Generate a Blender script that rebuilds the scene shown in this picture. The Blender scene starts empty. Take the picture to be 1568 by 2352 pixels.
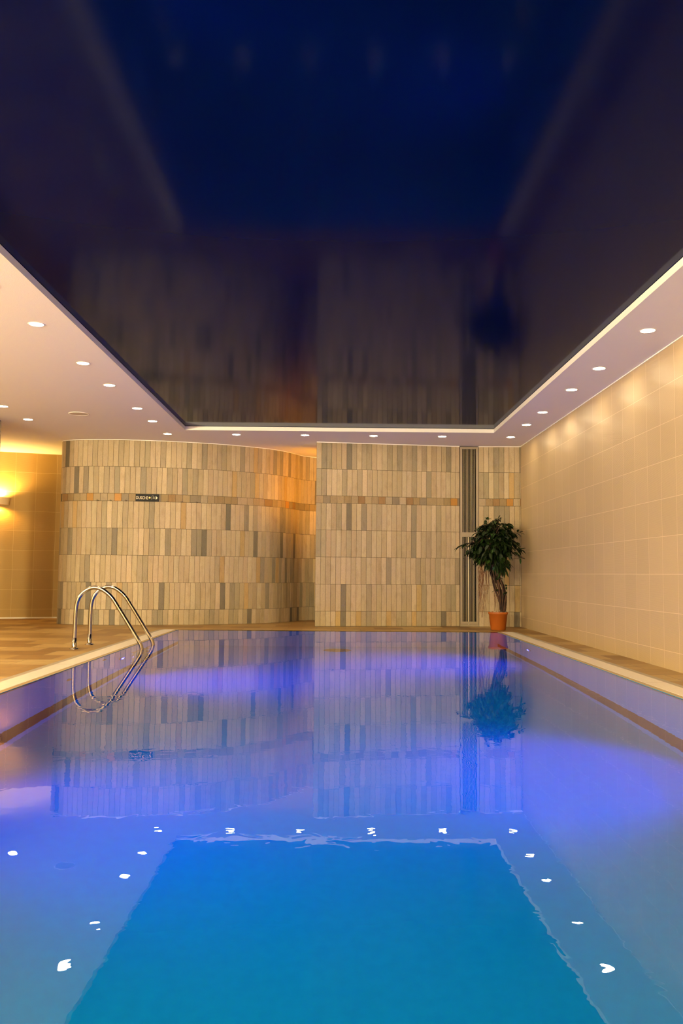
import bpy, bmesh, math, random
from mathutils import Vector, Matrix, noise
random.seed(7)
S = bpy.context.scene
COL = S.collection
PI = math.pi

# ------------------------------------------------------------------ camera
cam_d = bpy.data.cameras.new('camera')
cam = bpy.data.objects.new('camera', cam_d)
COL.objects.link(cam)
pitch, yaw, roll = 0.07178, 0.00692, 0.00848
F = Vector((math.sin(yaw)*math.cos(pitch), math.cos(yaw)*math.cos(pitch), math.sin(pitch)))
R0 = F.cross(Vector((0, 0, 1))).normalized()
U0 = R0.cross(F)
Rv = R0*math.cos(roll) + U0*math.sin(roll)
Uv = U0*math.cos(roll) - R0*math.sin(roll)
m = Matrix((Rv, Uv, -F)).transposed().to_4x4()
m.translation = Vector((0, 0, 0.8))
cam.matrix_world = m
cam_d.sensor_fit = 'VERTICAL'
cam_d.sensor_height = 36.0
cam_d.sensor_width = 24.0
cam_d.lens = 1966.15/2352*36
cam_d.clip_start = 0.05
S.camera = cam

# ------------------------------------------------------------------ world, exposure
W = bpy.data.worlds.new('world'); S.world = W
W.use_nodes = True
W.node_tree.nodes['Background'].inputs[0].default_value = (0.002, 0.002, 0.003, 1)
W.node_tree.nodes['Background'].inputs[1].default_value = 1.0
S.view_settings.view_transform = 'Standard'
S.view_settings.look = 'None'
S.view_settings.gamma = 1
S.view_settings.use_curve_mapping = False
S.view_settings.exposure = 0.0
S.cycles.sample_clamp_indirect = 4.0
S.cycles.max_bounces = 10
S.cycles.diffuse_bounces = 5
S.cycles.transmission_bounces = 6
S.cycles.glossy_bounces = 6

# light levels of the room's lamps and the added fill lamps
DOWN_L = 125.0           # ceiling downlight lens
DOWN_C = (1.0, 0.77, 0.45)
SCONCE_W = 150.0         # wall sconces, watts each
SCONCE_C = (1.0, 0.58, 0.16)
GLOBE_C = (1.0, 0.81, 0.46)   # unseen globe lamps added to fill the room
NICHE_W = 85.0
POOL_WIDE = 160.0
POOL_W = 330.0           # underwater side lamps
POOL_C = (0.11, 0.035, 1.0)
END_W = 46.0            # unseen turquoise fill lamps added in the near end wall
END_C = (0.0, 0.78, 0.50)

# ------------------------------------------------------------------ dimensions
CEIL = 2.81
PL, PR, PF, PN = -2.18, 2.28, 12.05, 0.45       # pool left, right, far, near
XR = 2.885                                       # right wall
XLW = -6.5
YB = -2.2
CL, CR, CF, CN = -2.14, 2.235, 12.03, 0.3        # ceiling recess
REC = 0.058

# ------------------------------------------------------------------ material helpers
def mat(name, color=(0.8, 0.8, 0.8), rough=0.5, metal=0.0, spec=0.5, emit=None, estr=0.0, ior=1.5):
    M = bpy.data.materials.new(name); M.use_nodes = True
    b = M.node_tree.nodes['Principled BSDF']
    b.inputs['Base Color'].default_value = (*color, 1)
    b.inputs['Roughness'].default_value = rough
    b.inputs['Metallic'].default_value = metal
    b.inputs['Specular IOR Level'].default_value = spec
    b.inputs['IOR'].default_value = ior
    if emit:
        b.inputs['Emission Color'].default_value = (*emit, 1)
        b.inputs['Emission Strength'].default_value = estr
    return M
def nd(M, t, **kw):
    n = M.node_tree.nodes.new(t)
    for k, v in kw.items(): setattr(n, k, v)
    return n
def lk(M, a, b): M.node_tree.links.new(a, b)
def bsdf(M): return M.node_tree.nodes['Principled BSDF']
def math_n(M, op, a, b=None, c=None):
    n = nd(M, 'ShaderNodeMath', operation=op)
    for i, v in enumerate((a, b, c)):
        if v is None: continue
        if isinstance(v, (int, float)): n.inputs[i].default_value = v
        else: lk(M, v, n.inputs[i])
    return n.outputs[0]
def noise_n(M, vec, scale, detail=3, rough=0.5):
    n = nd(M, 'ShaderNodeTexNoise'); n.inputs['Scale'].default_value = scale
    n.inputs['Detail'].default_value = detail; n.inputs['Roughness'].default_value = rough
    if vec is not None: lk(M, vec, n.inputs['Vector'])
    return n
def mapping(M, scale=(1, 1, 1), loc=(0, 0, 0), src='Object'):
    tc = nd(M, 'ShaderNodeTexCoord'); mp = nd(M, 'ShaderNodeMapping')
    mp.inputs['Scale'].default_value = scale; mp.inputs['Location'].default_value = loc
    lk(M, tc.outputs[src], mp.inputs['Vector'])
    return mp.outputs['Vector']
def ramp(M, fac, stops):
    r = nd(M, 'ShaderNodeValToRGB'); e = r.color_ramp.elements
    while len(e) < len(stops): e.new(0.5)
    for el, (p, c) in zip(e, stops): el.position = p; el.color = (*c, 1)
    lk(M, fac, r.inputs['Fac']); return r.outputs['Color']
def mixc(M, fac, a, b, mode='MIX'):
    n = nd(M, 'ShaderNodeMix', data_type='RGBA', blend_type=mode)
    for i, v in ((0, fac), (6, a), (7, b)):
        if isinstance(v, (int, float)): n.inputs[i].default_value = v
        elif isinstance(v, tuple): n.inputs[i].default_value = (*v, 1)
        else: lk(M, v, n.inputs[i])
    return n.outputs[2]
def bump(M, h, dist=0.002, strength=1.0):
    b = nd(M, 'ShaderNodeBump'); b.inputs['Distance'].default_value = dist
    b.inputs['Strength'].default_value = strength
    lk(M, h, b.inputs['Height']); lk(M, b.outputs[0], bsdf(M).inputs['Normal'])

# slate: colour per tile in the mesh, grain in the shader
M_slate = mat('slate_tile', rough=0.55, spec=0.4)
at = nd(M_slate, 'ShaderNodeAttribute', attribute_name='Col')
n1 = noise_n(M_slate, mapping(M_slate, (16, 16, 5)), 1.0, 4, 0.6)
n2 = noise_n(M_slate, mapping(M_slate, (150, 150, 110)), 1.0, 2, 0.6)
c1 = mixc(M_slate, 0.55, at.outputs['Color'], ramp(M_slate, n1.outputs[0], [(0.3, (0.72, 0.68, 0.6)), (0.5, (1, 1, 1)), (0.75, (1.0, 0.93, 0.8))]), 'MULTIPLY')
c2 = mixc(M_slate, 0.5, c1, ramp(M_slate, n2.outputs[0], [(0.35, (0.7, 0.68, 0.62)), (0.6, (1, 1, 1))]), 'MULTIPLY')
lk(M_slate, c2, bsdf(M_slate).inputs['Base Color'])
bump(M_slate, n2.outputs[0], 0.0012)

M_grout = mat('dark_grout', (0.07, 0.05, 0.028), 0.9)

# square beige wall tile with light joints and fine horizontal ribs
def beige(name, axis, off_u, off_z, base, base2, width=0.3313, grout=(0.80, 0.64, 0.44)):
    M = mat(name, rough=0.36, spec=0.45)
    tc = nd(M, 'ShaderNodeTexCoord'); sp = nd(M, 'ShaderNodeSeparateXYZ')
    lk(M, tc.outputs['Object'], sp.inputs[0])
    u = math_n(M, 'DIVIDE', math_n(M, 'SUBTRACT', sp.outputs[axis], off_u), width)
    v = math_n(M, 'DIVIDE', math_n(M, 'SUBTRACT', sp.outputs['Z'], off_z), 0.3313)
    fu = math_n(M, 'ABSOLUTE', math_n(M, 'SUBTRACT', math_n(M, 'FRACT', math_n(M, 'ADD', u, 100.5)), 0.5))
    fv = math_n(M, 'ABSOLUTE', math_n(M, 'SUBTRACT', math_n(M, 'FRACT', math_n(M, 'ADD', v, 100.5)), 0.5))
    g = math_n(M, 'LESS_THAN', math_n(M, 'MINIMUM', fu, fv), 0.0075)
    wn = nd(M, 'ShaderNodeTexWhiteNoise', noise_dimensions='2D')
    cb = nd(M, 'ShaderNodeCombineXYZ')
    lk(M, math_n(M, 'FLOOR', math_n(M, 'ADD', u, 0.0)), cb.inputs[0]); lk(M, math_n(M, 'FLOOR', v), cb.inputs[1])
    lk(M, cb.outputs[0], wn.inputs['Vector'])
    body = mixc(M, wn.outputs['Value'], base, base2)
    gr = noise_n(M, tc.outputs['Object'], 220, 2)
    body = mixc(M, 0.25, body, ramp(M, gr.outputs[0], [(0.3, (0.7, 0.7, 0.66)), (0.6, (1, 1, 1))]), 'MULTIPLY')
    lk(M, mixc(M, g, body, grout), bsdf(M).inputs['Base Color'])
    rib = math_n(M, 'SINE', math_n(M, 'MULTIPLY', sp.outputs['Z'], 2*PI/0.0092))
    h = math_n(M, 'SUBTRACT', math_n(M, 'MULTIPLY', rib, 0.35), math_n(M, 'MULTIPLY', g, 1.5))
    bump(M, h, 0.0007)
    return M
M_beige_r = beige('beige_ribbed_tile', 'Y', 7.2015, 0.81825, (0.45, 0.345, 0.20), (0.49, 0.375, 0.22), grout=(0.66, 0.52, 0.34))
M_beige_l = beige('warm_beige_tile', 'X', -5.44, 0.81825, (0.42, 0.28, 0.085), (0.45, 0.30, 0.095), width=0.315, grout=(0.6, 0.45, 0.2))

# plaster
M_plaster = mat('white_plaster', (0.84, 0.80, 0.74), 0.8, spec=0.2)
pn = noise_n(M_plaster, mapping(M_plaster), 140, 2); bump(M_plaster, pn.outputs[0], 0.0008)
M_white = mat('white_paint', (0.92, 0.91, 0.87), 0.6)

# glossy navy stretch ceiling
M_navy = bpy.data.materials.new('glossy_navy_film'); M_navy.use_nodes = True
nt = M_navy.node_tree; nt.nodes.remove(nt.nodes['Principled BSDF'])
df = nd(M_navy, 'ShaderNodeBsdfDiffuse'); df.inputs['Color'].default_value = (0.0004, 0.003, 0.040, 1)
gs = nd(M_navy, 'ShaderNodeBsdfGlossy'); gs.inputs['Color'].default_value = (0.62, 0.66, 0.74, 1); gs.inputs['Roughness'].default_value = 0.10
fr = nd(M_navy, 'ShaderNodeFresnel'); fr.inputs['IOR'].default_value = 1.16
mx = nd(M_navy, 'ShaderNodeMixShader')
lk(M_navy, fr.outputs[0], mx.inputs[0]); lk(M_navy, df.outputs[0], mx.inputs[1]); lk(M_navy, gs.outputs[0], mx.inputs[2])
lk(M_navy, mx.outputs[0], nt.nodes['Material Output'].inputs['Surface'])

# sandstone deck
M_floor = mat('sandstone_floor', rough=0.42, spec=0.4)
vec = mapping(M_floor, (1, 1, 1), (0.05, 0.13, 0))
bk = nd(M_floor, 'ShaderNodeTexBrick')
bk.offset = 0.5; bk.squash = 1.0
bk.inputs['Scale'].default_value = 1.0
bk.inputs['Brick Width'].default_value = 0.42; bk.inputs['Row Height'].default_value = 0.42
bk.inputs['Mortar Size'].default_value = 0.004; bk.inputs['Mortar Smooth'].default_value = 0.1
bk.inputs['Color1'].default_value = (0.0, 0.0, 0.0, 1); bk.inputs['Color2'].default_value = (1, 1, 1, 1)
bk.inputs['Mortar'].default_value = (0.5, 0.5, 0.5, 1)
lk(M_floor, vec, bk.inputs['Vector'])
st = noise_n(M_floor, mapping(M_floor, (1.6, 9, 1)), 1.6, 5, 0.62)
st.inputs['Distortion'].default_value = 1.2
per = ramp(M_floor, bk.outputs['Color'], [(0.0, (0.21, 0.11, 0.03)), (0.4, (0.32, 0.195, 0.06)), (0.7, (0.40, 0.265, 0.095)), (1.0, (0.45, 0.32, 0.13))])
stc = ramp(M_floor, st.outputs[0], [(0.3, (0.55, 0.42, 0.28)), (0.5, (1, 1, 1)), (0.7, (1.05, 0.88, 0.62))])
fc = mixc(M_floor, 0.75, per, stc, 'MULTIPLY')
lk(M_floor, mixc(M_floor, bk.outputs['Fac'], fc, (0.22, 0.15, 0.08)), bsdf(M_floor).inputs['Base Color'])
bump(M_floor, st.outputs[0], 0.002)

M_cream = mat('cream_coping_stone', (0.93, 0.90, 0.82), 0.22, spec=0.5)
cn = noise_n(M_cream, mapping(M_cream), 30, 3)
lk(M_cream, mixc(M_cream, 0.25, (0.93, 0.90, 0.82), ramp(M_cream, cn.outputs[0], [(0.3, (0.82, 0.78, 0.7)), (0.7, (1, 1, 1))]), 'MULTIPLY'), bsdf(M_cream).inputs['Base Color'])
M_lip = mat('wet_coping_lip', (0.42, 0.33, 0.19), 0.25)
M_strip = mat('grey_silicone_joint', (0.36, 0.33, 0.27), 0.35)
M_pool = mat('blue_pool_mosaic', (0.003, 0.27, 0.52), 0.6, spec=0.0)
pt = noise_n(M_pool, mapping(M_pool), 18, 3)
lk(M_pool, mixc(M_pool, 0.3, (0.003, 0.27, 0.52), ramp(M_pool, pt.outputs[0], [(0.35, (0.75, 0.8, 0.85)), (0.65, (1, 1, 1))]), 'MULTIPLY'), bsdf(M_pool).inputs['Base Color'])
M_poolband = mat('brown_mosaic_band', (0.005, 0.003, 0.05), 0.6, spec=0.0)

# water
M_water = bpy.data.materials.new('clear_water'); M_water.use_nodes = True
nt = M_water.node_tree; nt.nodes.remove(nt.nodes['Principled BSDF'])
gl = nd(M_water, 'ShaderNodeBsdfGlass'); gl.inputs['IOR'].default_value = 1.333
gl.inputs['Roughness'].default_value = 0.0; gl.inputs['Color'].default_value = (1, 1, 1, 1)
lk(M_water, gl.outputs[0], nt.nodes['Material Output'].inputs['Surface'])
wv = mapping(M_water, (1, 1, 1))
w1 = noise_n(M_water, wv, 9, 2, 0.5); w1.inputs['Distortion'].default_value = 0.6
w2 = noise_n(M_water, wv, 0.7, 1)
patch = ramp(M_water, w2.outputs[0], [(0.40, (0.35, 0.35, 0.35)), (0.72, (1.6, 1.6, 1.6))])
hh = math_n(M_water, 'MULTIPLY', w1.outputs[0], patch)
wb = nd(M_water, 'ShaderNodeBump'); wb.inputs['Distance'].default_value = 0.00042; wb.inputs['Strength'].default_value = 1
lk(M_water, hh, wb.inputs['Height']); lk(M_water, wb.outputs[0], gl.inputs['Normal'])

M_steel = mat('brushed_steel', (0.38, 0.35, 0.30), 0.15, metal=1.0)
M_alu = mat('grey_metal_frame', (0.33, 0.275, 0.20), 0.5, metal=0.1)
M_slat = mat('metal_slat', (0.42, 0.36, 0.25), 0.45, metal=0.2)
M_dark = mat('dark_cavity', (0.004, 0.004, 0.005), 0.9, spec=0.1)
M_pipe = mat('cream_pipe', (0.9, 0.82, 0.62), 0.3)
M_lens = mat('glowing_lens', (1, 1, 1), 0.4, emit=DOWN_C, estr=DOWN_L)
M_ring = mat('white_ring', (0.9, 0.87, 0.8), 0.35)
M_spk = mat('speaker_mesh', (0.62, 0.55, 0.42), 0.7)
M_sign = mat('black_sign', (0.006, 0.008, 0.012), 0.55, spec=0.2)
M_sgnw = mat('cream_lettering', (0.80, 0.72, 0.55), 0.5)
M_sgng = mat('grey_pictogram', (0.42, 0.40, 0.33), 0.5)
M_gold = mat('brass_dot', (0.65, 0.42, 0.16), 0.4, metal=0.3)
M_hook = mat('steel_hook', (0.35, 0.30, 0.23), 0.3, metal=0.8)
M_pot = mat('terracotta_plastic', (0.38, 0.10, 0.008), 0.5)
M_soil = mat('potting_soil', (0.03, 0.02, 0.012), 0.9)
M_pebble = mat('white_pebble', (0.7, 0.64, 0.52), 0.6)
M_bark = mat('fig_bark', rough=0.8)
bn = noise_n(M_bark, mapping(M_bark, (40, 40, 12)), 1, 3)
lk(M_bark, ramp(M_bark, bn.outputs[0], [(0.3, (0.012, 0.006, 0.004)), (0.55, (0.045, 0.02, 0.010)), (0.75, (0.10, 0.05, 0.024))]), bsdf(M_bark).inputs['Base Color'])
bump(M_bark, bn.outputs[0], 0.004)
M_root = mat('aerial_root', (0.17, 0.08, 0.035), 0.8)
M_leaf = mat('fig_leaf', rough=0.4, spec=0.35)
al = nd(M_leaf, 'ShaderNodeAttribute', attribute_name='Col')
lk(M_leaf, al.outputs['Color'], bsdf(M_leaf).inputs['Base Color'])
M_poolglow = mat('blue_lamp_lens', (0.2, 0.2, 1), 0.3, emit=(0.02, 0.03, 1.0), estr=4)
M_poolcore = mat('lamp_core', (1, 1, 1), 0.3, emit=(0.35, 0.6, 1.0), estr=14)
M_sconce = mat('plaster_sconce', (0.72, 0.62, 0.46), 0.7)
M_inlet = mat('bronze_inlet', (0.07, 0.05, 0.012), 0.6)

# ------------------------------------------------------------------ geometry helpers
def link(name, me, m, parent=None):
    o = bpy.data.objects.new(name, me); COL.objects.link(o)
    for k in (m if isinstance(m, (list, tuple)) else [m]): me.materials.append(k)
    if parent: o.parent = parent
    return o
def obj(name, bm, m, parent=None, smooth=False):
    me = bpy.data.meshes.new(name); bm.normal_update(); bm.to_mesh(me); bm.free()
    if smooth:
        for p in me.polygons: p.use_smooth = True
    return link(name, me, m, parent)
def struct(o): o['kind'] = 'structure'; return o
def tag(o, label, cat, group=None):
    o['label'] = label; o['category'] = cat
    if group: o['group'] = group
    return o
def empty(name, loc, rotz=0):
    o = bpy.data.objects.new(name, None); COL.objects.link(o)
    o.location = loc; o.rotation_euler = (0, 0, rotz); o.empty_display_size = 0.05
    return o
def box(bm, x0, x1, y0, y1, z0, z1, mi=0):
    v = [bm.verts.new(p) for p in ((x0, y0, z0), (x1, y0, z0), (x1, y1, z0), (x0, y1, z0), (x0, y0, z1), (x1, y0, z1), (x1, y1, z1), (x0, y1, z1))]
    for f in ((3, 2, 1, 0), (4, 5, 6, 7), (0, 1, 5, 4), (1, 2, 6, 5), (2, 3, 7, 6), (3, 0, 4, 7)):
        bm.faces.new([v[i] for i in f]).material_index = mi
def quad(bm, pts, mi=0):
    f = bm.faces.new([bm.verts.new(p) for p in pts]); f.material_index = mi; return f
def lathe(bm, prof, n=32, a0=0, a1=2*PI, c=(0, 0, 0)):
    full = abs(a1-a0-2*PI) < 1e-6
    k = n if full else n+1
    rings = [[bm.verts.new((c[0]+r*math.cos(a0+(a1-a0)*i/n), c[1]+r*math.sin(a0+(a1-a0)*i/n), c[2]+z)) for i in range(k)] for r, z in prof]
    for a, b in zip(rings, rings[1:]):
        for i in range(n):
            j = (i+1) % k
            bm.faces.new((a[i], a[j], b[j], b[i]))
    return rings
def tube(bm, pts, r, n=10, cap=True):
    pts = [Vector(p) for p in pts]
    rr = r if isinstance(r, (list, tuple)) else [r]*len(pts)
    t = (pts[1]-pts[0]).normalized()
    nrm = t.cross(Vector((0.31, 0.87, 0.13))).normalized()
    rings = []
    for i, p in enumerate(pts):
        if i == 0: t2 = pts[1]-pts[0]
        elif i == len(pts)-1: t2 = pts[-1]-pts[-2]
        else: t2 = pts[i+1]-pts[i-1]
        t2.normalize(); nrm = (nrm-t2*nrm.dot(t2)).normalized(); bi = t2.cross(nrm)
        rings.append([bm.verts.new(p+(nrm*math.cos(2*PI*k/n)+bi*math.sin(2*PI*k/n))*rr[i]) for k in range(n)])
    for a, b in zip(rings, rings[1:]):
        for k in range(n): bm.faces.new((a[k], a[(k+1) % n], b[(k+1) % n], b[k]))
    if cap:
        bm.faces.new(rings[0][::-1]); bm.faces.new(rings[-1])
def spline(P, per=8):
    P = [Vector(p) for p in P]; out = []
    for i in range(len(P)-1):
        p0 = P[i-1] if i else P[0]*2-P[1]; p1, p2 = P[i], P[i+1]
        p3 = P[i+2] if i+2 < len(P) else P[-1]*2-P[-2]
        for k in range(per):
            t = k/per
            out.append(0.5*((2*p1)+(p2-p0)*t+(2*p0-5*p1+4*p2-p3)*t*t+(3*p1-p0-3*p2+p3)*t**3))
    out.append(P[-1]); return out

# ------------------------------------------------------------------ slate walls
PALETTE = [((0.46, 0.375, 0.25), 27), ((0.42, 0.34, 0.22), 27), ((0.38, 0.305, 0.19), 22), ((0.33, 0.275, 0.18), 16),
           ((0.26, 0.225, 0.155), 9), ((0.16, 0.14, 0.10), 4), ((0.42, 0.30, 0.135), 3)]
BANDP = [((0.33, 0.25, 0.14), 10), ((0.27, 0.20, 0.10), 8), ((0.37, 0.30, 0.20), 6), ((0.23, 0.19, 0.13), 5), ((0.42, 0.21, 0.04), 2), ((0.26, 0.16, 0.07), 3)]
ROWS = [(0.0, 0.23), (0.23, 0.64), (0.64, 1.05), (1.05, 1.46), (1.46, 1.87), (1.87, 1.985), (1.985, 2.395), (2.395, 2.80)]
def pick(pal, rnd):
    s = sum(w for _, w in pal); r = rnd.random()*s
    for c, w in pal:
        r -= w
        if r <= 0: break
    k = rnd.uniform(0.92, 1.08)
    return tuple(min(1, x*k*rnd.uniform(0.98, 1.02)) for x in c)
def slate_wall(name, pts, seed, thick=0.02, curve=True, tw=0.0785):
    rnd = random.Random(seed)
    P = spline([(x, y, 0) for x, y in pts], 14) if curve else [Vector((x, y, 0)) for x, y in pts]
    L = [0]
    for a, b in zip(P, P[1:]): L.append(L[-1]+(b-a).length)
    def at_(s):
        s = max(0, min(L[-1], s))
        for i in range(len(L)-1):
            if s <= L[i+1]+1e-9:
                t = (s-L[i])/(L[i+1]-L[i]); d = (P[i+1]-P[i]).normalized()
                return P[i].lerp(P[i+1], t), d
        return P[-1], (P[-1]-P[-2]).normalized()
    bm = bmesh.new(); cl = bm.loops.layers.float_color.new('Col')
    g = 0.0040
    def setc(f, c, mi=0):
        f.material_index = mi
        for l in f.loops: l[cl] = (*c, 1)
    # grout backing
    for a, b in zip(P, P[1:]):
        d = (b-a).normalized(); nn = Vector((d.y, -d.x, 0)); 
        a2, b2 = a-nn*0.004, b-nn*0.004
        setc(quad(bm, [(a2.x, a2.y, 0), (b2.x, b2.y, 0), (b2.x, b2.y, CEIL), (a2.x, a2.y, CEIL)]), (0.2, 0.16, 0.1), 1)
    for ri, (z0, z1) in enumerate(ROWS):
        band = ri == 5
        w = 0.108 if band else tw
        s = -rnd.random()*w*0.6 if curve else 0.0
        while s < L[-1]-0.004:
            ww = w*rnd.uniform(0.97, 1.03)
            if band and rnd.random() < 0.12: ww *= 1.5
            s0, s1 = max(s, 0)+g/2, min(s+ww, L[-1])-g/2
            if s1-s0 > 0.004:
                a, d = at_(s0); b, _ = at_(s1)
                d = (b-a).normalized(); nn = Vector((d.y, -d.x, 0))
                pr = rnd.uniform(0, 0.0012)
                col = pick(BANDP if band else PALETTE, rnd)
                e = 0.0012
                za, zb = z0+g/2, z1-g/2
                ao, bo = a+nn*pr, b+nn*pr
                ai, bi_ = a-nn*0.004-d*0, b-nn*0.004
                fr = [Vector((ao.x, ao.y, za)), Vector((bo.x, bo.y, za)), Vector((bo.x, bo.y, zb)), Vector((ao.x, ao.y, zb))]
                inn = [fr[0]+d*e+Vector((0, 0, e)), fr[1]-d*e+Vector((0, 0, e)), fr[2]-d*e-Vector((0, 0, e)), fr[3]+d*e-Vector((0, 0, e))]
                out_ = [v-nn*(0.0012) for v in fr]
                bk_ = [v-nn*(pr+0.004) for v in fr]
                vi = [bm.verts.new(v) for v in inn]; vo = [bm.verts.new(v) for v in out_]; vb = [bm.verts.new(v) for v in bk_]
                setc(bm.faces.new(vi), col)
                for k in range(4):
                    j = (k+1) % 4
                    setc(bm.faces.new((vo[k], vo[j], vi[j], vi[k])), col)
                    setc(bm.faces.new((vb[k], vb[j], vo[j], vo[k])), col)
            s += ww
    return obj(name, bm, [M_slate, M_grout])
CURVE = [(-4.36, 13.95), (-4.31, 13.6), (-4.27, 13.28), (-4.17, 13.10), (-3.9, 12.99), (-3.57, 12.95), (-3.1, 12.97), (-2.6, 13.06), (-2.05, 13.22),
         (-1.62, 13.42), (-1.25, 13.65), (-0.95, 13.92), (-0.74, 14.25), (-0.58, 14.56), (-0.36, 14.74), (0.0, 14.84), (0.6, 14.9), (1.2, 14.9)]
struct(slate_wall('wall_back_left', CURVE, 11))
struct(slate_wall('wall_back', [(-0.297, 12.985), (1.935, 13.315)], 5, curve=False))
struct(slate_wall('wall_back_right', [(2.234, 13.315), (2.884, 13.275)], 8, curve=False))
struct(slate_wall('wall_column', [(-5.5, 10.9), (-4.50, 10.9), (-4.50, 11.42)], 4, curve=False))
# solid bodies behind the tile skins
bm = bmesh.new()
def prism(bm, pl, z0, z1, mi=0):
    lo = [bm.verts.new((x, y, z0)) for x, y in pl]; hi = [bm.verts.new((x, y, z1)) for x, y in pl]
    bm.faces.new(lo[::-1]).material_index = mi; bm.faces.new(hi).material_index = mi
    for i in range(len(pl)):
        j = (i+1) % len(pl); bm.faces.new((lo[i], lo[j], hi[j], hi[i])).material_index = mi
prism(bm, [(-0.297, 12.995), (1.935, 13.325), (1.935, 13.62), (-0.297, 13.35)], 0, CEIL)
prism(bm, [(1.935, 13.5), (2.234, 13.5), (2.234, 13.62), (1.935, 13.62)], 0, CEIL)
prism(bm, [(2.234, 13.325), (2.884, 13.285), (2.884, 13.6), (2.234, 13.62)], 0, CEIL)
struct(obj('wall_core', bm, M_plaster))
bm = bmesh.new(); box(bm, -5.5, -4.51, 10.91, 11.41, 0, CEIL); struct(obj('wall_column_core', bm, M_plaster))

# ------------------------------------------------------------------ beige walls
bm = bmesh.new(); box(bm, XR, XR+0.2, YB, 15.2, -0.05, CEIL+0.2); struct(obj('wall_right', bm, M_beige_r))
bm = bmesh.new(); prism(bm, [(-6.5, 14.12), (-4.0, 15.02), (-4.07, 15.2), (-6.6, 14.3)], 0.0, CEIL); struct(obj('wall_far_left', bm, M_beige_l))
bm = bmesh.new(); box(bm, XLW-0.2, XLW, YB, 14.4, 0, CEIL+0.1); struct(obj('wall_left', bm, M_beige_r))
bm = bmesh.new(); box(bm, XLW-0.2, XR+0.2, YB-0.2, YB, 0, CEIL+0.1); struct(obj('wall_front', bm, M_beige_r))
bm = bmesh.new(); box(bm, -4.1, XR+0.2, 15.0, 15.2, 0, CEIL+0.1); struct(obj('wall_rear', bm, M_plaster))
bm = bmesh.new(); prism(bm, [(-6.46, 14.10), (-4.0, 14.985), (-4.0, 15.0), (-6.46, 14.12)], 0.0, 0.022); struct(obj('baseboard_far_left', bm, M_cream))
# thin bright bead where tiles meet the ceiling
bm = bmesh.new()
for a, b in ((Vector((-0.297, 12.98, 0)), Vector((1.935, 13.31, 0))), (Vector((2.234, 13.31, 0)), Vector((2.88, 13.27, 0)))):
    prism(bm, [(a.x, a.y-0.004), (b.x, b.y-0.004), (b.x, b.y+0.01), (a.x, a.y+0.01)], CEIL-0.012, CEIL-0.001)
box(bm, XR-0.006, XR, YB, 13.27, CEIL-0.012, CEIL-0.001)
P = spline([(x, y, 0) for x, y in CURVE], 6)
for a, b in zip(P, P[1:]):
    d = (b-a).normalized(); nn = Vector((d.y, -d.x, 0))*0.005
    quad(bm, [(a.x+nn.x, a.y+nn.y, CEIL-0.011), (b.x+nn.x, b.y+nn.y, CEIL-0.011), (b.x+nn.x, b.y+nn.y, CEIL-0.001), (a.x+nn.x, a.y+nn.y, CEIL-0.001)])
struct(obj('trim_1', bm, M_white))
bm = bmesh.new(); prism(bm, [(1.94, 13.33), (2.23, 13.33), (2.23, 13.45), (1.94, 13.45)], 0.0, 0.035); struct(obj('baseboard_back', bm, M_alu))
bm = bmesh.new()
prism(bm, [(-0.297, 12.977), (1.935, 13.307), (1.935, 13.33), (-0.297, 13.0)], 0.0, 0.006)
struct(obj('trim_2', bm, M_grout))

# ------------------------------------------------------------------ ceiling
bm = bmesh.new()
X0, X1, Y0, Y1 = XLW-0.2, XR+0.2, YB-0.2, 15.3
for r in ((X0, CL, Y0, Y1), (CR, X1, Y0, Y1), (CL, CR, Y0, CN), (CL, CR, CF, Y1)):
    quad(bm, [(r[0], r[2], CEIL), (r[0], r[3], CEIL), (r[1], r[3], CEIL), (r[1], r[2], CEIL)])
struct(obj('ceiling', bm, M_plaster))
bm = bmesh.new()
zt = CEIL+REC-0.004
quad(bm, [(CL, CN, CEIL), (CL, CF, CEIL), (CL, CF, zt), (CL, CN, zt)])
quad(bm, [(CR, CF, CEIL), (CR, CN, CEIL), (CR, CN, zt), (CR, CF, zt)])
quad(bm, [(CL, CF, CEIL), (CR, CF, CEIL), (CR, CF, zt), (CL, CF, zt)])
quad(bm, [(CR, CN, CEIL), (CL, CN, CEIL), (CL, CN, zt), (CR, CN, zt)])
struct(obj('trim_3', bm, M_white))
bm = bmesh.new(); box(bm, CL-0.1, CR+0.1, CN-0.1, CF+0.1, CEIL+REC, CEIL+REC+0.03)
o = obj('ceiling_recess', bm, M_navy); struct(o)

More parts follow.
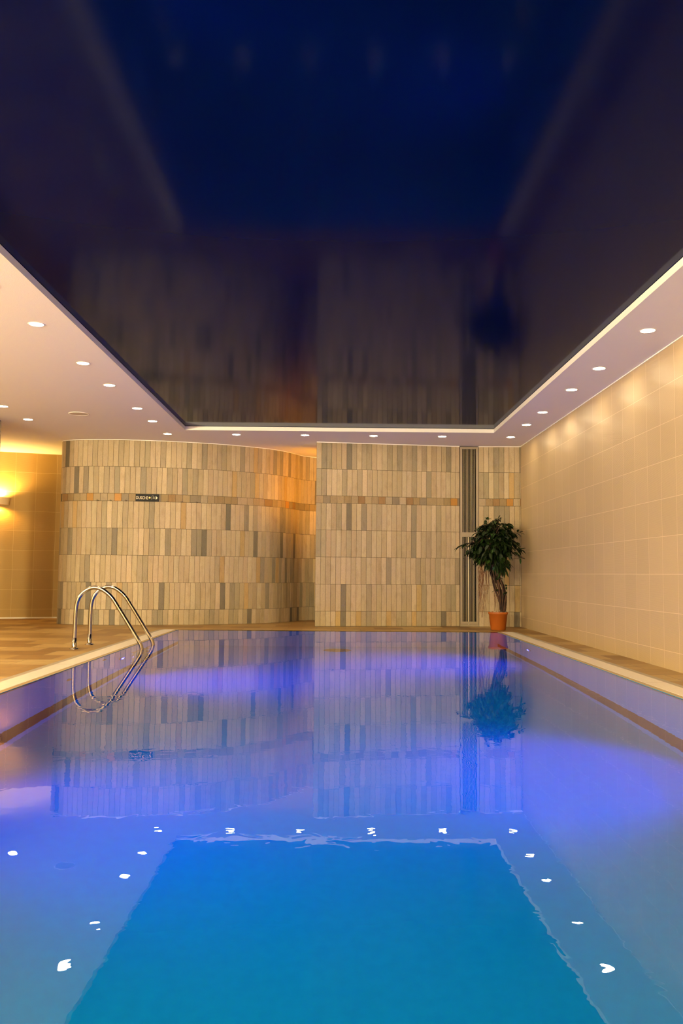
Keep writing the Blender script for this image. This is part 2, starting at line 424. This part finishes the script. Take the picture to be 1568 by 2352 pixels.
# ------------------------------------------------------------------ deck, coping, basin
COPW, STR = 0.215, 0.06
bm = bmesh.new()
D = COPW+STR
for r in ((X0, PL-D, Y0, Y1), (PR+D, X1, Y0, Y1), (PL-D, PR+D, Y0, PN-D), (PL-D, PR+D, PF, Y1)):
    box(bm, r[0], r[1], r[2], r[3], -0.1, 0.0)
struct(obj('floor', bm, M_floor))
def coping(name, side):
    bm = bmesh.new()
    s = 1 if side == 'right' else -1
    x = PR if side == 'right' else PL
    prof = [(0.0, -0.06), (0.0, -0.008), (0.006, -0.001), (0.042, 0.003), (0.044, 0.004), (COPW-0.004, 0.004), (COPW-0.002, 0.001), (COPW+STR, 0.001), (COPW+STR, -0.06)]
    mi = [1, 1, 1, 0, 0, 0, 2, 2]
    ys = [PN-D, PF-0.0]
    for (a, b), k in zip(zip(prof, prof[1:]), mi):
        q = [(x+s*a[0], ys[0], a[1]), (x+s*a[0], ys[1], a[1]), (x+s*b[0], ys[1], b[1]), (x+s*b[0], ys[0], b[1])]
        if s > 0: q = q[::-1]
        quad(bm, q, k)
    # end cap and butt joints between the coping stones
    j0 = 6.506 if s > 0 else 7.445
    y = j0-2*3.6
    while y < PF:
        if y > PN:
            quad(bm, [(x+s*0.03, y-0.003, 0.0046), (x+s*COPW, y-0.003, 0.0046), (x+s*COPW, y+0.003, 0.0046), (x+s*0.03, y+0.003, 0.0046)], 3)
        y += 3.6
    return struct(obj(name, bm, [M_cream, M_lip, M_strip, M_grout]))
coping('trim_4', 'right'); coping('trim_5', 'left')
bm = bmesh.new(); box(bm, PL-D, PR+D, PN-D, PN, -0.06, 0.003); struct(obj('trim_6', bm, M_cream))
def fz(y): return -1.80-0.075*(y-5.7)
def bt(y): return -1.38-0.065*(y-5.7)
def bb(y): return -1.68-0.075*(y-5.7)
bm = bmesh.new()
for x, flip in ((PL, False), (PR, True)):
    for zf0, zf1, k in ((lambda y: 0.0, bt, 0), (bt, bb, 1), (bb, fz, 0)):
        q = [(x, PN, zf0(PN)), (x, PF, zf0(PF)), (x, PF, zf1(PF)), (x, PN, zf1(PN))]
        quad(bm, q[::-1] if flip else q, k)
for y, flip in ((PN, True), (PF, False)):
    for zf0, zf1, k in ((lambda y: 0.0, bt, 0), (bt, bb, 0), (bb, fz, 0)):
        q = [(PL, y, zf0(y)), (PR, y, zf0(y)), (PR, y, zf1(y)), (PL, y, zf1(y))]
        quad(bm, q[::-1] if flip else q, k)
quad(bm, [(PL, PN, fz(PN)), (PR, PN, fz(PN)), (PR, PF, fz(PF)), (PL, PF, fz(PF))])
struct(obj('floor_pool_basin', bm, [M_pool, M_poolband]))
bm = bmesh.new(); quad(bm, [(PL, PN, -0.002), (PR, PN, -0.002), (PR, PF, -0.002), (PL, PF, -0.002)])
wt = obj('pool_water', bm, M_water); tag(wt, 'still blue pool water mirroring the stone walls and ceiling', 'water'); wt['kind'] = 'stuff'

# ------------------------------------------------------------------ downlights
RAD = 0.056
def make_downlight():
    t = empty('ceiling_downlight', (0, 0, CEIL))
    bm = bmesh.new(); lathe(bm, [(RAD, 0.004), (RAD, -0.003), (RAD+0.004, -0.004), (RAD+0.011, -0.002), (RAD+0.012, 0.0)], 32)
    obj('trim_ring', bm, M_ring, t, True)
    bm = bmesh.new(); vs = [bm.verts.new((RAD*math.cos(2*PI*i/28), -RAD*math.sin(2*PI*i/28), -0.002)) for i in range(28)]; bm.faces.new(vs)
    obj('lens', bm, M_lens, t)
    return t
def dup(root):
    r = root.copy(); COL.objects.link(r)
    for ch in list(root.children):
        c = ch.copy(); COL.objects.link(c); c.parent = r
    return r
ORD = ['first', 'second', 'third', 'fourth', 'fifth', 'sixth', 'seventh', 'eighth', 'ninth', 'tenth', 'eleventh']
YS = [12.38, 11.335, 10.45, 9.15, 8.18, 6.88, 5.93, 4.64, 3.70, 2.4, 1.45]
proto = make_downlight(); first = True
def place(x, y, label, group):
    global first
    o = proto if first else dup(proto); first = False
    o.location = (x, y, CEIL)
    tag(o, label, 'downlight', group)
for i, y in enumerate(YS):
    e = ' (out of view)' if i > 5 else ''
    if i == 0:
        place(2.547, y, 'glowing round downlight in the back right corner of the white soffit, above the potted fig', 'downlights along the right soffit')
        place(-2.458, y, 'glowing downlight at the far left corner of the dark ceiling panel', 'downlights along the left soffit')
    elif i <= 5:
        place(2.547, y, 'glowing downlight in the right soffit, %s from the back corner' % ORD[i], 'downlights along the right soffit')
        place(-2.455, y, 'downlight along the dark panel left edge, %s from the back corner' % ORD[i], 'downlights along the left soffit')
    else:
        place(2.547, y, 'downlight of the right soffit near the viewer, %s from the back' % ORD[i], 'downlights along the right soffit')
        place(-2.455, y, 'round downlight left of the dark panel near the viewer, %s counted from the back' % ORD[i], 'downlights along the left soffit')
for i, x in enumerate((-1.457, -0.456, 0.545, 1.546)):
    place(x, 12.38, ['glowing downlight of the back row, in front of the curved slate wall middle', 'glowing downlight of the back row, just left of the orange lit niche gap',
                     'glowing downlight of the back row, above the left half of the straight slate wall', 'glowing downlight of the back row, above the straight slate wall left of the grille'][i], 'downlights along the back soffit')
for i, (x, y) in enumerate([(-4.10, 11.30), (-4.085, 10.40)] + [(-4.1, v) for v in YS[3:]]):
    place(x, y, 'glowing downlight beside the column top at the left edge' if i == 0 else ('glowing downlight cut by the left picture edge, left of the ceiling speaker' if i == 1 else
          'round downlight of the outer left row, %s counted from the back' % ORD[i]), 'downlights of the outer left row')
for i, y in enumerate((9.6, 7.5, 5.4, 3.3)):
    place(-5.6, y, 'round downlight near the left wall, %s counted from the back' % ORD[i], 'downlights near the left wall')

# ceiling speaker
t = empty('ceiling_speaker', (-3.29, 10.85, CEIL))
bm = bmesh.new(); lathe(bm, [(0.112, -0.002), (0.114, -0.006), (0.128, -0.006), (0.131, 0.0)], 48); obj('rim', bm, M_ring, t, True)
bm = bmesh.new(); lathe(bm, [(0.0001, -0.005), (0.06, -0.0045), (0.113, -0.003)], 40); obj('grille', bm, M_spk, t, True)
tag(t, 'round beige speaker grille set flush in the white left ceiling', 'speaker')

# ------------------------------------------------------------------ sconces
def make_sconce(name, loc, rotz, label, power, color, r=0.17, h=0.125, aim=None, down=0):
    t = empty(name, loc, rotz)       # flat back towards local +Y, bowl bulges to local -Y
    bm = bmesh.new()
    prof = [(r*0.9, 0.0), (r, h), (r-0.008, h), (r*0.9-0.008, 0.008)]
    rg = lathe(bm, prof, 24, PI, 2*PI)
    bm.faces.new(rg[0]); bm.faces.new(rg[3][::-1])
    obj('bowl', bm, M_sconce, t, True)
    bm = bmesh.new(); bmesh.ops.create_uvsphere(bm, u_segments=12, v_segments=8, radius=0.025)
    b = obj('bulb', bm, mat('bulb_glow', (1, 1, 1), emit=color, estr=120), t, True); b.location = (0, -0.07, h*0.6)
    ld = bpy.data.lights.new('sconce_light', 'SPOT'); ld.energy = power; ld.color = color
    ld.shadow_soft_size = 0.03; ld.spot_size = math.radians(165); ld.spot_blend = 0.6
    lo = bpy.data.objects.new('sconce_light', ld); COL.objects.link(lo); lo.parent = t
    lo.location = (0, -0.08, h*0.95); lo.rotation_euler = (PI, 0, 0)
    if aim:
        lo.location = (0, -0.12, h+0.04); lo.rotation_euler = Vector(aim).to_track_quat('-Z', 'Y').to_euler(); ld.spot_blend = 1.0; ld.spot_size = math.radians(150)
    if down:
        l2 = ld.copy(); l2.energy = down; l2.color = (1.0, 0.48, 0.09)
        o2 = bpy.data.objects.new('sconce_light_down', l2); COL.objects.link(o2); o2.parent = t; o2.location = (0, -0.10, -0.02); o2.rotation_euler = (0, 0, 0)
    tag(t, label, 'wall lamp', 'plaster wall sconces')
    return t
ang = math.atan2(0.9, 2.5)
make_sconce('wall_sconce', (-5.665, 14.417, 1.905), ang, 'half-bowl plaster sconce glowing on the beige tiled wall at the left edge', SCONCE_W, SCONCE_C, down=32)
def make_fill_globe(loc, rotz, label, strength):
    t = empty('unseen_globe_lamp', loc, rotz)        # plate on the wall, globe towards local -Y
    bm = bmesh.new(); box(bm, -0.05, 0.05, -0.012, 0.0, -0.07, 0.07); obj('wall_plate', bm, M_steel, t)
    bm = bmesh.new(); tube(bm, [(0, -0.01, -0.03), (0, -0.10, -0.05), (0, -0.17, -0.10)], 0.012, 10); obj('arm', bm, M_steel, t, True)
    bm = bmesh.new(); bmesh.ops.create_uvsphere(bm, u_segments=24, v_segments=14, radius=0.12)
    g = obj('glass_globe', bm, mat('opal_globe', (0.9, 0.9, 0.88), 0.3, emit=GLOBE_C, estr=strength), t, True); g.location = (0, -0.17, 0.02)
    tag(t, label, 'wall lamp', 'unseen globe fill lamps')
for i, (y, w) in enumerate(((8.6, 100), (5.6, 300), (2.7, 2350), (0.2, 1600))):  # added for room brightness; only the strongest is placed from the fig's shadow
    make_fill_globe((XLW, y, 1.95), PI/2, 'unseen opal globe fill lamp on the left side wall, %s from the back' % ORD[i], w)
for i, x in enumerate((-5.2, -3.2)):  # added out of view to brighten surfaces facing the near end
    make_fill_globe((x, YB, 1.95), PI, 'unseen opal globe fill lamp added on the wall behind the pool end, %s from the left' % ORD[i], 2800)
make_sconce('wall_sconce', (0.12, 13.41, 1.9), PI+math.atan2(.27, 2.2)*0, 'hidden sconce on the rear of the straight slate wall, lighting the niche orange', NICHE_W, (1.0, 0.38, 0.02), aim=(0.55, -0.8, 0.05))

# ------------------------------------------------------------------ underwater lamps
def make_pool_light(x, y, z, label, k=1.0):
    s = 1 if x > 0 else -1
    t = empty('underwater_lamp', (x-s*0.002, y, z), PI/2 if s > 0 else -PI/2)
    # local +Z of the lathe is turned to face the pool
    def turned(name, prof, m):
        bm = bmesh.new(); lathe(bm, prof, 28)
        bmesh.ops.rotate(bm, verts=bm.verts, cent=(0, 0, 0), matrix=Matrix.Rotation(-PI/2, 3, 'X'))
        bm.transform(Matrix.Rotation(0, 4, 'Z'))
        return obj(name, bm, m, t, True)
    turned('bezel', [(0.105, 0.0), (0.10, 0.012), (0.075, 0.016)], M_steel)
    turned('lens', [(0.075, 0.014), (0.03, 0.018)], M_poolglow)
    turned('lamp_core', [(0.03, 0.018), (0.0001, 0.02)], M_poolcore)
    ld = bpy.data.lights.new('underwater_light', 'SPOT'); ld.energy = POOL_W*k; ld.color = POOL_C
    ld.spot_size = math.radians(100); ld.spot_blend = 1.0; ld.shadow_soft_size = 0.07
    lo = bpy.data.objects.new('underwater_light', ld); COL.objects.link(lo); lo.parent = t
    lo.location = (0, 0.05, 0)
    lo.rotation_euler = (math.radians(44), 0, 0)
    l2 = ld.copy(); l2.energy = POOL_WIDE; l2.spot_size = math.radians(170)
    o2 = bpy.data.objects.new('underwater_light_wide', l2); COL.objects.link(o2); o2.parent = t
    o2.location = (0, 0.05, 0); o2.rotation_euler = (math.radians(95), 0, 0)
    tag(t, label, 'pool light', 'blue underwater side lamps')
make_pool_light(PR, 10.09, -0.775, 'small blue underwater lamp in the right pool wall near the back')
make_pool_light(PL, 8.86, -0.767, 'small blue underwater lamp in the left pool wall beside the ladder')
make_pool_light(PR, 5.38, -0.775, 'blue underwater lamp in the right pool wall nearer the viewer', 0.75)
make_pool_light(PL, 4.65, -0.767, 'blue underwater lamp in the left pool wall nearer the viewer', 0.36)
for i, x in enumerate((-1.3, 1.2)):  # added out of view to tint the water turquoise; no known fixture
    ld = bpy.data.lights.new('end_fill_light', 'SPOT'); ld.energy = END_W*(2.3 if i == 0 else 0.6); ld.color = END_C
    ld.spot_size = math.radians(165); ld.spot_blend = 1.0; ld.shadow_soft_size = 0.12
    t = empty('underwater_lamp', (x, PN+0.002, -0.6))
    bm = bmesh.new(); lathe(bm, [(0.14, 0.0), (0.13, 0.015), (0.0001, 0.02)], 28)
    bmesh.ops.rotate(bm, verts=bm.verts, cent=(0, 0, 0), matrix=Matrix.Rotation(-PI/2, 3, 'X'))
    obj('lens', bm, M_ring, t, True)
    lo = bpy.data.objects.new('end_fill_light', ld); COL.objects.link(lo); lo.parent = t
    lo.location = (0, 0.06, 0); lo.rotation_euler = (math.radians(80), 0, 0)
    tag(t, 'unseen turquoise fill lamp added in the near end wall, %s side' % ('left' if i == 0 else 'right'), 'pool light')

def disc(name, m, prof, loc, rot, label, cat):
    bm = bmesh.new(); lathe(bm, prof, 28)
    if rot: bmesh.ops.rotate(bm, verts=bm.verts, cent=(0, 0, 0), matrix=Matrix.Rotation(PI/2, 3, 'Y'))
    o = obj(name, bm, m, None, True); o.location = loc; return tag(o, label, cat)
disc('wall_inlet', M_inlet, [(0.055, 0.0), (0.05, 0.012), (0.0001, 0.016)], (PL, 8.21, -0.30), True, 'small bronze water inlet in the left pool wall just below the ladder', 'pool inlet')
disc('wall_inlet', M_inlet, [(0.055, 0.0), (0.05, 0.012), (0.0001, 0.016)], (PL, 7.13, -0.66), True, 'small bronze water inlet in the left pool wall, nearer than the ladder', 'pool inlet')
disc('floor_drain', M_inlet, [(0.19, 0.0), (0.18, 0.02), (0.0001, 0.025)], (0.04, 11.55, fz(11.55)), False, 'round bronze drain on the pool floor near the far edge', 'floor drain')

# ------------------------------------------------------------------ pool ladder
t = empty('pool_ladder', (-2.68, 9.2, 0))
prof = [(-2.683, 0.0), (-2.683, 0.12), (-2.681, 0.30), (-2.676, 0.43), (-2.655, 0.515), (-2.61, 0.58), (-2.55, 0.62), (-2.49, 0.634), (-2.43, 0.622),
        (-2.368, 0.586), (-2.305, 0.527), (-2.24, 0.431), (-2.139, 0.274), (-2.06, 0.150), (-2.010, 0.068), (-1.990, 0.015), (-1.992, -0.04), (-2.02, -0.12), (-2.05, -0.3), (-2.06, -0.7), (-2.06, -1.3)]
for y in (8.93, 9.48):
    bm = bmesh.new()
    tube(bm, [(p.x+2.68, y-9.2, p.z) for p in spline([(a, 0, b) for a, b in prof], 6)], 0.0205, 16)
    rail = obj('handrail', bm, M_steel, t, True)
    bm = bmesh.new()
    lathe(bm, [(0.0205, 0.115), (0.0245, 0.114), (0.0245, 0.012)], 24, c=(-0.003, y-9.2, 0)); obj('sleeve', bm, M_steel, rail, True)
    bm = bmesh.new()
    lathe(bm, [(0.024, 0.018), (0.038, 0.014), (0.050, 0.006), (0.052, 0.001)], 28, c=(-0.003, y-9.2, 0)); obj('flange', bm, M_steel, rail, True)
for z in (-0.32, -0.6, -0.88, -1.16):
    bm = bmesh.new(); box(bm, 0.585, 0.665, -0.27, 0.28, z-0.015, z+0.01)
    bmesh.ops.bevel(bm, geom=bm.edges, offset=0.004, segments=2, affect='EDGES'); obj('tread', bm, M_steel, t)
tag(t, 'polished steel pool ladder with two curved handrails on the left pool edge', 'pool ladder')

# ------------------------------------------------------------------ DUSCHE sign and pegs
slope = math.atan2(12.985-12.95, 0.45)
sx, sy = -2.867, 13.005
t = empty('shower_sign', (sx, sy-0.004, 1.924), math.radians(7))
bm = bmesh.new(); box(bm, -0.173, 0.173, -0.012, 0.0, -0.056, 0.056)
bmesh.ops.bevel(bm, geom=bm.edges, offset=0.0015, segments=1, affect='EDGES'); obj('board', bm, M_sign, t)
def text_mesh(s, size, m, name, parent, loc, sxk=1.0):
    cu = bpy.data.curves.new('text', 'FONT'); cu.body = s; cu.size = size; cu.extrude = 0.0006
    cu.align_x = 'LEFT'
    to = bpy.data.objects.new('text', cu); COL.objects.link(to)
    bpy.context.view_layer.update()
    dg = bpy.context.evaluated_depsgraph_get()
    me = bpy.data.meshes.new_from_object(to.evaluated_get(dg))
    bpy.data.objects.remove(to)
    w = max(v.co.x for v in me.vertices)-min(v.co.x for v in me.vertices)
    me.transform(Matrix.Rotation(PI/2, 4, 'X') @ Matrix.Diagonal((sxk/w, 1, 1, 1)))
    me.materials.clear()
    o = link(name, me, m, parent); o.location = loc
    return o
text_mesh('DUSCHE', 0.062, M_sgnw, 'lettering', t, (-0.166, -0.0128, -0.022), 0.175)
bm = bmesh.new(); lathe(bm, [(0.0145, 0.0), (0.0145, 0.003), (0.0001, 0.004)], 24); bmesh.ops.rotate(bm, verts=bm.verts, cent=(0, 0, 0), matrix=Matrix.Rotation(PI/2, 3, 'X'))
o = obj('dot', bm, M_gold, t); o.location = (0.038, -0.012, 0.003)
bm = bmesh.new()
tube(bm, spline([(0.068, -0.0135, -0.027), (0.068, -0.0135, 0.018), (0.075, -0.0135, 0.030), (0.088, -0.0135, 0.032), (0.098, -0.0135, 0.024)], 5), 0.0022, 8)
for k in range(5):
    a = 0.088+k*0.0058
    tube(bm, [(a, -0.0135, 0.016+0.004*(2-abs(k-2))), (a+(k-2)*0.001, -0.0135, -0.017)], 0.0014, 6)
obj('shower_pictogram', bm, M_sgng, t)
bm = bmesh.new()
prm = [(0.128, -0.026), (0.158, 0.001), (0.128, 0.028)]
a = [bm.verts.new((x, -0.0136, z)) for x, z in prm]; b = [bm.verts.new((x, -0.011, z)) for x, z in prm]
bm.faces.new(a); bm.faces.new(b[::-1])
for i in range(3): bm.faces.new((a[i], b[i], b[(i+1) % 3], a[(i+1) % 3]))
obj('arrow', bm, M_sgnw, t)
tag(t, 'black sign with pale lettering DUSCHE, shower symbol and arrow on the slate wall', 'sign')
WORD = ['leftmost wall peg, far left of the black sign', 'second wall peg from the left on the slate band', 'wall peg just left of the black sign',
        'first wall peg right of the black sign', 'second wall peg right of the black sign', 'rightmost wall peg, farthest right of the black sign']
def curve_y(x):
    best = min(P, key=lambda p: abs(p.x-x) + (0 if p.y < 13.95 else 9)); return best.y
for i, (hx, hz) in enumerate(((-3.60, 1.872), (-3.40, 1.872), (-3.175, 1.872), (-2.575, 1.874), (-2.36, 1.874), (-2.14, 1.874))):
    bm = bmesh.new()
    tube(bm, [(0, 0.0, 0), (0, -0.045, 0.0), (0, -0.052, 0.004)], [0.006, 0.006, 0.011], 12)
    lathe(bm, [(0.0001, -0.002), (0.013, 0.0), (0.0125, 0.006), (0.0001, 0.007)], 14, c=(0, -0.055, -0.001))
    o = obj('wall_peg', bm, M_hook, None, True); o.location = (hx, curve_y(hx)+0.004, hz)
    tag(o, WORD[i], 'coat hook', 'steel pegs on the curved slate wall')

# ------------------------------------------------------------------ tall vent
t = empty('vent_grille', (2.0845, 13.31, 0.0), math.radians(2))
bm = bmesh.new()
fx0, fx1, yf = -0.143, 0.143, -0.012
box(bm, fx0, fx0+0.034, yf, 0.02, 0.04, 2.795); box(bm, fx1-0.036, fx1, yf, 0.02, 0.04, 2.795)
for z0, z1 in ((0.04, 0.075), (1.388, 1.456), (2.765, 2.795)): box(bm, fx0+0.034, fx1-0.036, yf, 0.02, z0, z1)
obj('frame', bm, M_alu, t)
for z0, z1 in ((0.075, 1.388), (1.456, 2.765)):
    bm = bmesh.new()
    for k in range(9):
        x = fx0+0.034+(k+0.98)*0.2155/9.95
        box(bm, x-0.0036, x+0.0036, 0.006, 0.010, z0, z1)
    obj('slat_panel', bm, M_slat, t)
bm = bmesh.new(); box(bm, fx0, fx1, 0.14, 0.15, 0.0, 2.8); box(bm, fx0, fx1, 0.03, 0.04, 1.38, 1.46); box(bm, fx0-0.004, fx0, 0.02, 0.15, 0, 2.8); box(bm, fx1, fx1+0.004, 0.02, 0.15, 0, 2.8); obj('back_panel', bm, M_dark, t)
bm = bmesh.new(); tube(bm, [(-0.008, 0.03, 0.03), (-0.008, 0.03, 1.40)], 0.013, 14); obj('pipe', bm, M_pipe, t, True)
tag(t, 'tall grey metal grille with black vertical slots between slate tiles, behind the fig', 'vent grille')

# ------------------------------------------------------------------ potted fig
px, py = 2.378, 12.52
t = empty('potted_fig', (px, py, 0))
bm = bmesh.new()
lathe(bm, [(0.0001, 0.001), (0.103, 0.001), (0.108, 0.006), (0.133, 0.228), (0.142, 0.232), (0.144, 0.262), (0.137, 0.263), (0.133, 0.245), (0.128, 0.215)], 40)
pot = obj('pot', bm, M_pot, t, True)
bm = bmesh.new(); lathe(bm, [(0.0001, 0.252), (0.08, 0.25), (0.133, 0.243)], 30); obj('soil', bm, M_soil, t, True)
rnd = random.Random(3)
bm = bmesh.new()
for k in range(26):
    a, r = rnd.uniform(0, 2*PI), 0.12*math.sqrt(rnd.random()); s = rnd.uniform(0.008, 0.016)
    mm = Matrix.Translation((r*math.cos(a), r*math.sin(a), 0.254)) @ Matrix.Diagonal((s*1.3, s, s*0.8, 1))
    bmesh.ops.create_icosphere(bm, subdivisions=1, radius=1, matrix=mm)
o = obj('pebbles', bm, M_pebble, t, True); o['kind'] = 'stuff'
# braided trunk
TR = spline([(0.075, 0, 0.24), (0.070, 0, 0.34), (0.062, 0, 0.45), (0.035, 0, 0.56), (0.0, 0, 0.67), (-0.04, 0, 0.78), (-0.085, 0, 0.90), (-0.105, 0, 1.02), (-0.12, 0, 1.16), (-0.11, 0, 1.30)], 7)
bm = bmesh.new()
NS = 8
for k in range(NS):
    pts, rr = [], []
    for i, p in enumerate(TR):
        u = i/(len(TR)-1)
        wid = 0.028+0.040*math.exp(-((u-0.38)/0.22)**2)+0.012*u
        a = 2*PI*k/NS+u*3.4
        pts.append(p+Vector((wid*math.cos(a)*1.0, wid*math.sin(a)*0.9, 0))+Vector((rnd.uniform(-1, 1), rnd.uniform(-1, 1), 0))*0.0025)
        rr.append(0.0145-0.005*u+rnd.uniform(-0.001, 0.001))
    tube(bm, pts, rr, 8)
tube(bm, TR, [0.022]*len(TR), 10)
trunk = obj('trunk', bm, M_bark, t, True)
# crown
CC, CR3 = Vector((-0.06, 0, 1.255)), Vector((0.35, 0.30, 0.38))
bm = bmesh.new()
ends = []
for k in range(34):
    th = rnd.uniform(0, 2*PI); ph = math.acos(rnd.uniform(-0.75, 1)); 
    d = Vector((math.sin(ph)*math.cos(th), math.sin(ph)*math.sin(th), math.cos(ph)))
    tip = CC+Vector((d.x*CR3.x, d.y*CR3.y, d.z*CR3.z))*0.92
    st_ = TR[int(len(TR)*rnd.uniform(0.66, 0.98))]
    mid = st_.lerp(tip, 0.55)+Vector((0, 0, 0.08))
    tube(bm, spline([st_, mid, tip], 5), [0.008]*5+[0.005]*5+[0.003], 5)
    ends.append((st_, mid, tip))
lb = spline([(-0.2, -0.02, 1.25), (-0.37, -0.03, 1.27), (-0.47, -0.03, 1.25), (-0.57, -0.03, 1.20)], 4)
tube(bm, lb, [0.004]*len(lb), 5)
obj('branches', bm, M_bark, t, True)
bm = bmesh.new(); cl = bm.loops.layers.float_color.new('Col')
def leaf(pos, dirv, size, col):
    d = dirv.normalized()
    side = d.cross(Vector((rnd.uniform(-0.4, 0.4), rnd.uniform(-0.4, 0.4), 1))).normalized()
    up = side.cross(d).normalized()
    w = size*rnd.uniform(0.2, 0.27)
    L_ = []
    for u, ww in ((0, 0.0), (0.25, 0.85), (0.55, 1.0), (0.82, 0.5), (1, 0.0)):
        c = pos+d*size*u-Vector((0, 0, 1))*size*0.28*u*u
        if ww == 0: L_.append((bm.verts.new(c),))
        else: L_.append((bm.verts.new(c+side*w*ww+up*w*0.25), bm.verts.new(c), bm.verts.new(c-side*w*ww+up*w*0.25)))
    def ff(*v):
        f = bm.faces.new(v)
        for l in f.loops: l[cl] = (*col, 1)
    for a, b in zip(L_, L_[1:]):
        if len(a) == 1: ff(a[0], b[0], b[1]); ff(a[0], b[1], b[2])
        elif len(b) == 1: ff(a[0], b[0], a[1]); ff(a[1], b[0], a[2])
        else: ff(a[0], b[0], b[1], a[1]); ff(a[1], b[1], b[2], a[2])
def lcol():
    k = rnd.uniform(0.6, 1.3)
    return (0.008*k, 0.020*k, 0.004*k) if rnd.random() < 0.88 else (0.022*k, 0.055*k, 0.008*k)
for k in range(340):          # sprays of leaves over the crown, drooping outward
    th = rnd.uniform(0, 2*PI); cz = rnd.uniform(-1, 1); sn = math.sqrt(1-cz*cz)
    d = Vector((sn*math.cos(th), sn*math.sin(th), cz))
    lump = 0.86+0.22*noise.noise(d*2.1+Vector((5, 2, 9)))*2
    rad = rnd.choice((1.0, 0.95, 0.85, 0.6))*lump
    c = CC+Vector((d.x*CR3.x, d.y*CR3.y, d.z*CR3.z*(1.0 if d.z > 0 else 1.05)))*rad
    out = Vector((d.x, d.y, d.z*0.4-0.35)).normalized()
    for j in range(rnd.randint(4, 7)):
        base = c-out*0.06+out*0.03*j*0.6+Vector((rnd.uniform(-1, 1), rnd.uniform(-1, 1), rnd.uniform(-1, 1)))*0.02
        dv = out+Vector((rnd.uniform(-1, 1), rnd.uniform(-1, 1), rnd.uniform(-0.8, 0.3)))*0.85
        leaf(base, dv, rnd.uniform(0.075, 0.11), lcol())
for j, p in enumerate(lb[4:]):
    for q in range(2): leaf(p, Vector((-1, rnd.uniform(-0.4, 0.4), -0.5+rnd.uniform(-0.6, 0.5))), 0.085, lcol())
for bx, bz in ((0.02, 1.62), (-0.16, 1.60), (0.30, 1.42), (0.33, 1.17), (0.31, 1.05), (-0.33, 1.33)):
    for q in range(6): leaf(Vector((bx+rnd.uniform(-.02, .02), -0.02, bz)), Vector((rnd.uniform(-1, 1)*0.7+(bx)*1.5, rnd.uniform(-0.5, 0.3), rnd.uniform(-0.5, 0.6))), 0.08, lcol())
for bx, bz in ((0.11, 0.63), (0.10, 0.55), (-0.05, 0.565), (0.0, 0.76), (-0.02, 0.72)):
    for q in range(4): leaf(Vector((bx, -0.06, bz)), Vector((rnd.uniform(-1, 1)+bx*3, rnd.uniform(-0.6, 0), rnd.uniform(-0.3, 0.6))), 0.065, lcol())
fo = obj('foliage', bm, M_leaf, t, True); fo['kind'] = 'stuff'
bm = bmesh.new()
for k in range(46):
    x = rnd.choice((rnd.uniform(-0.30, -0.16), rnd.uniform(-0.30, -0.12), rnd.uniform(-0.04, 0.02))); y = rnd.uniform(-0.12, 0.12)
    z1 = rnd.uniform(0.86, 1.0); z0 = rnd.choice((rnd.uniform(0.15, 0.45), rnd.uniform(0.35, 0.7)))
    pts = []; n_ = 12
    ox = rnd.uniform(0, 9)
    for i in range(n_+1):
        u = i/n_
        pts.append((x+0.014*math.sin(ox+u*7)+0.02*u*rnd.uniform(-0.2, 0.3), y+0.012*math.cos(ox*2+u*6), z1+(z0-z1)*u))
    tube(bm, pts, [0.0032-0.0016*i/n_ for i in range(n_+1)], 5)
ro = obj('aerial_roots', bm, M_root, t, True); ro['kind'] = 'stuff'
tag(t, 'dark leafy fig tree with twisted trunk and hanging roots in an orange pot', 'potted plant')
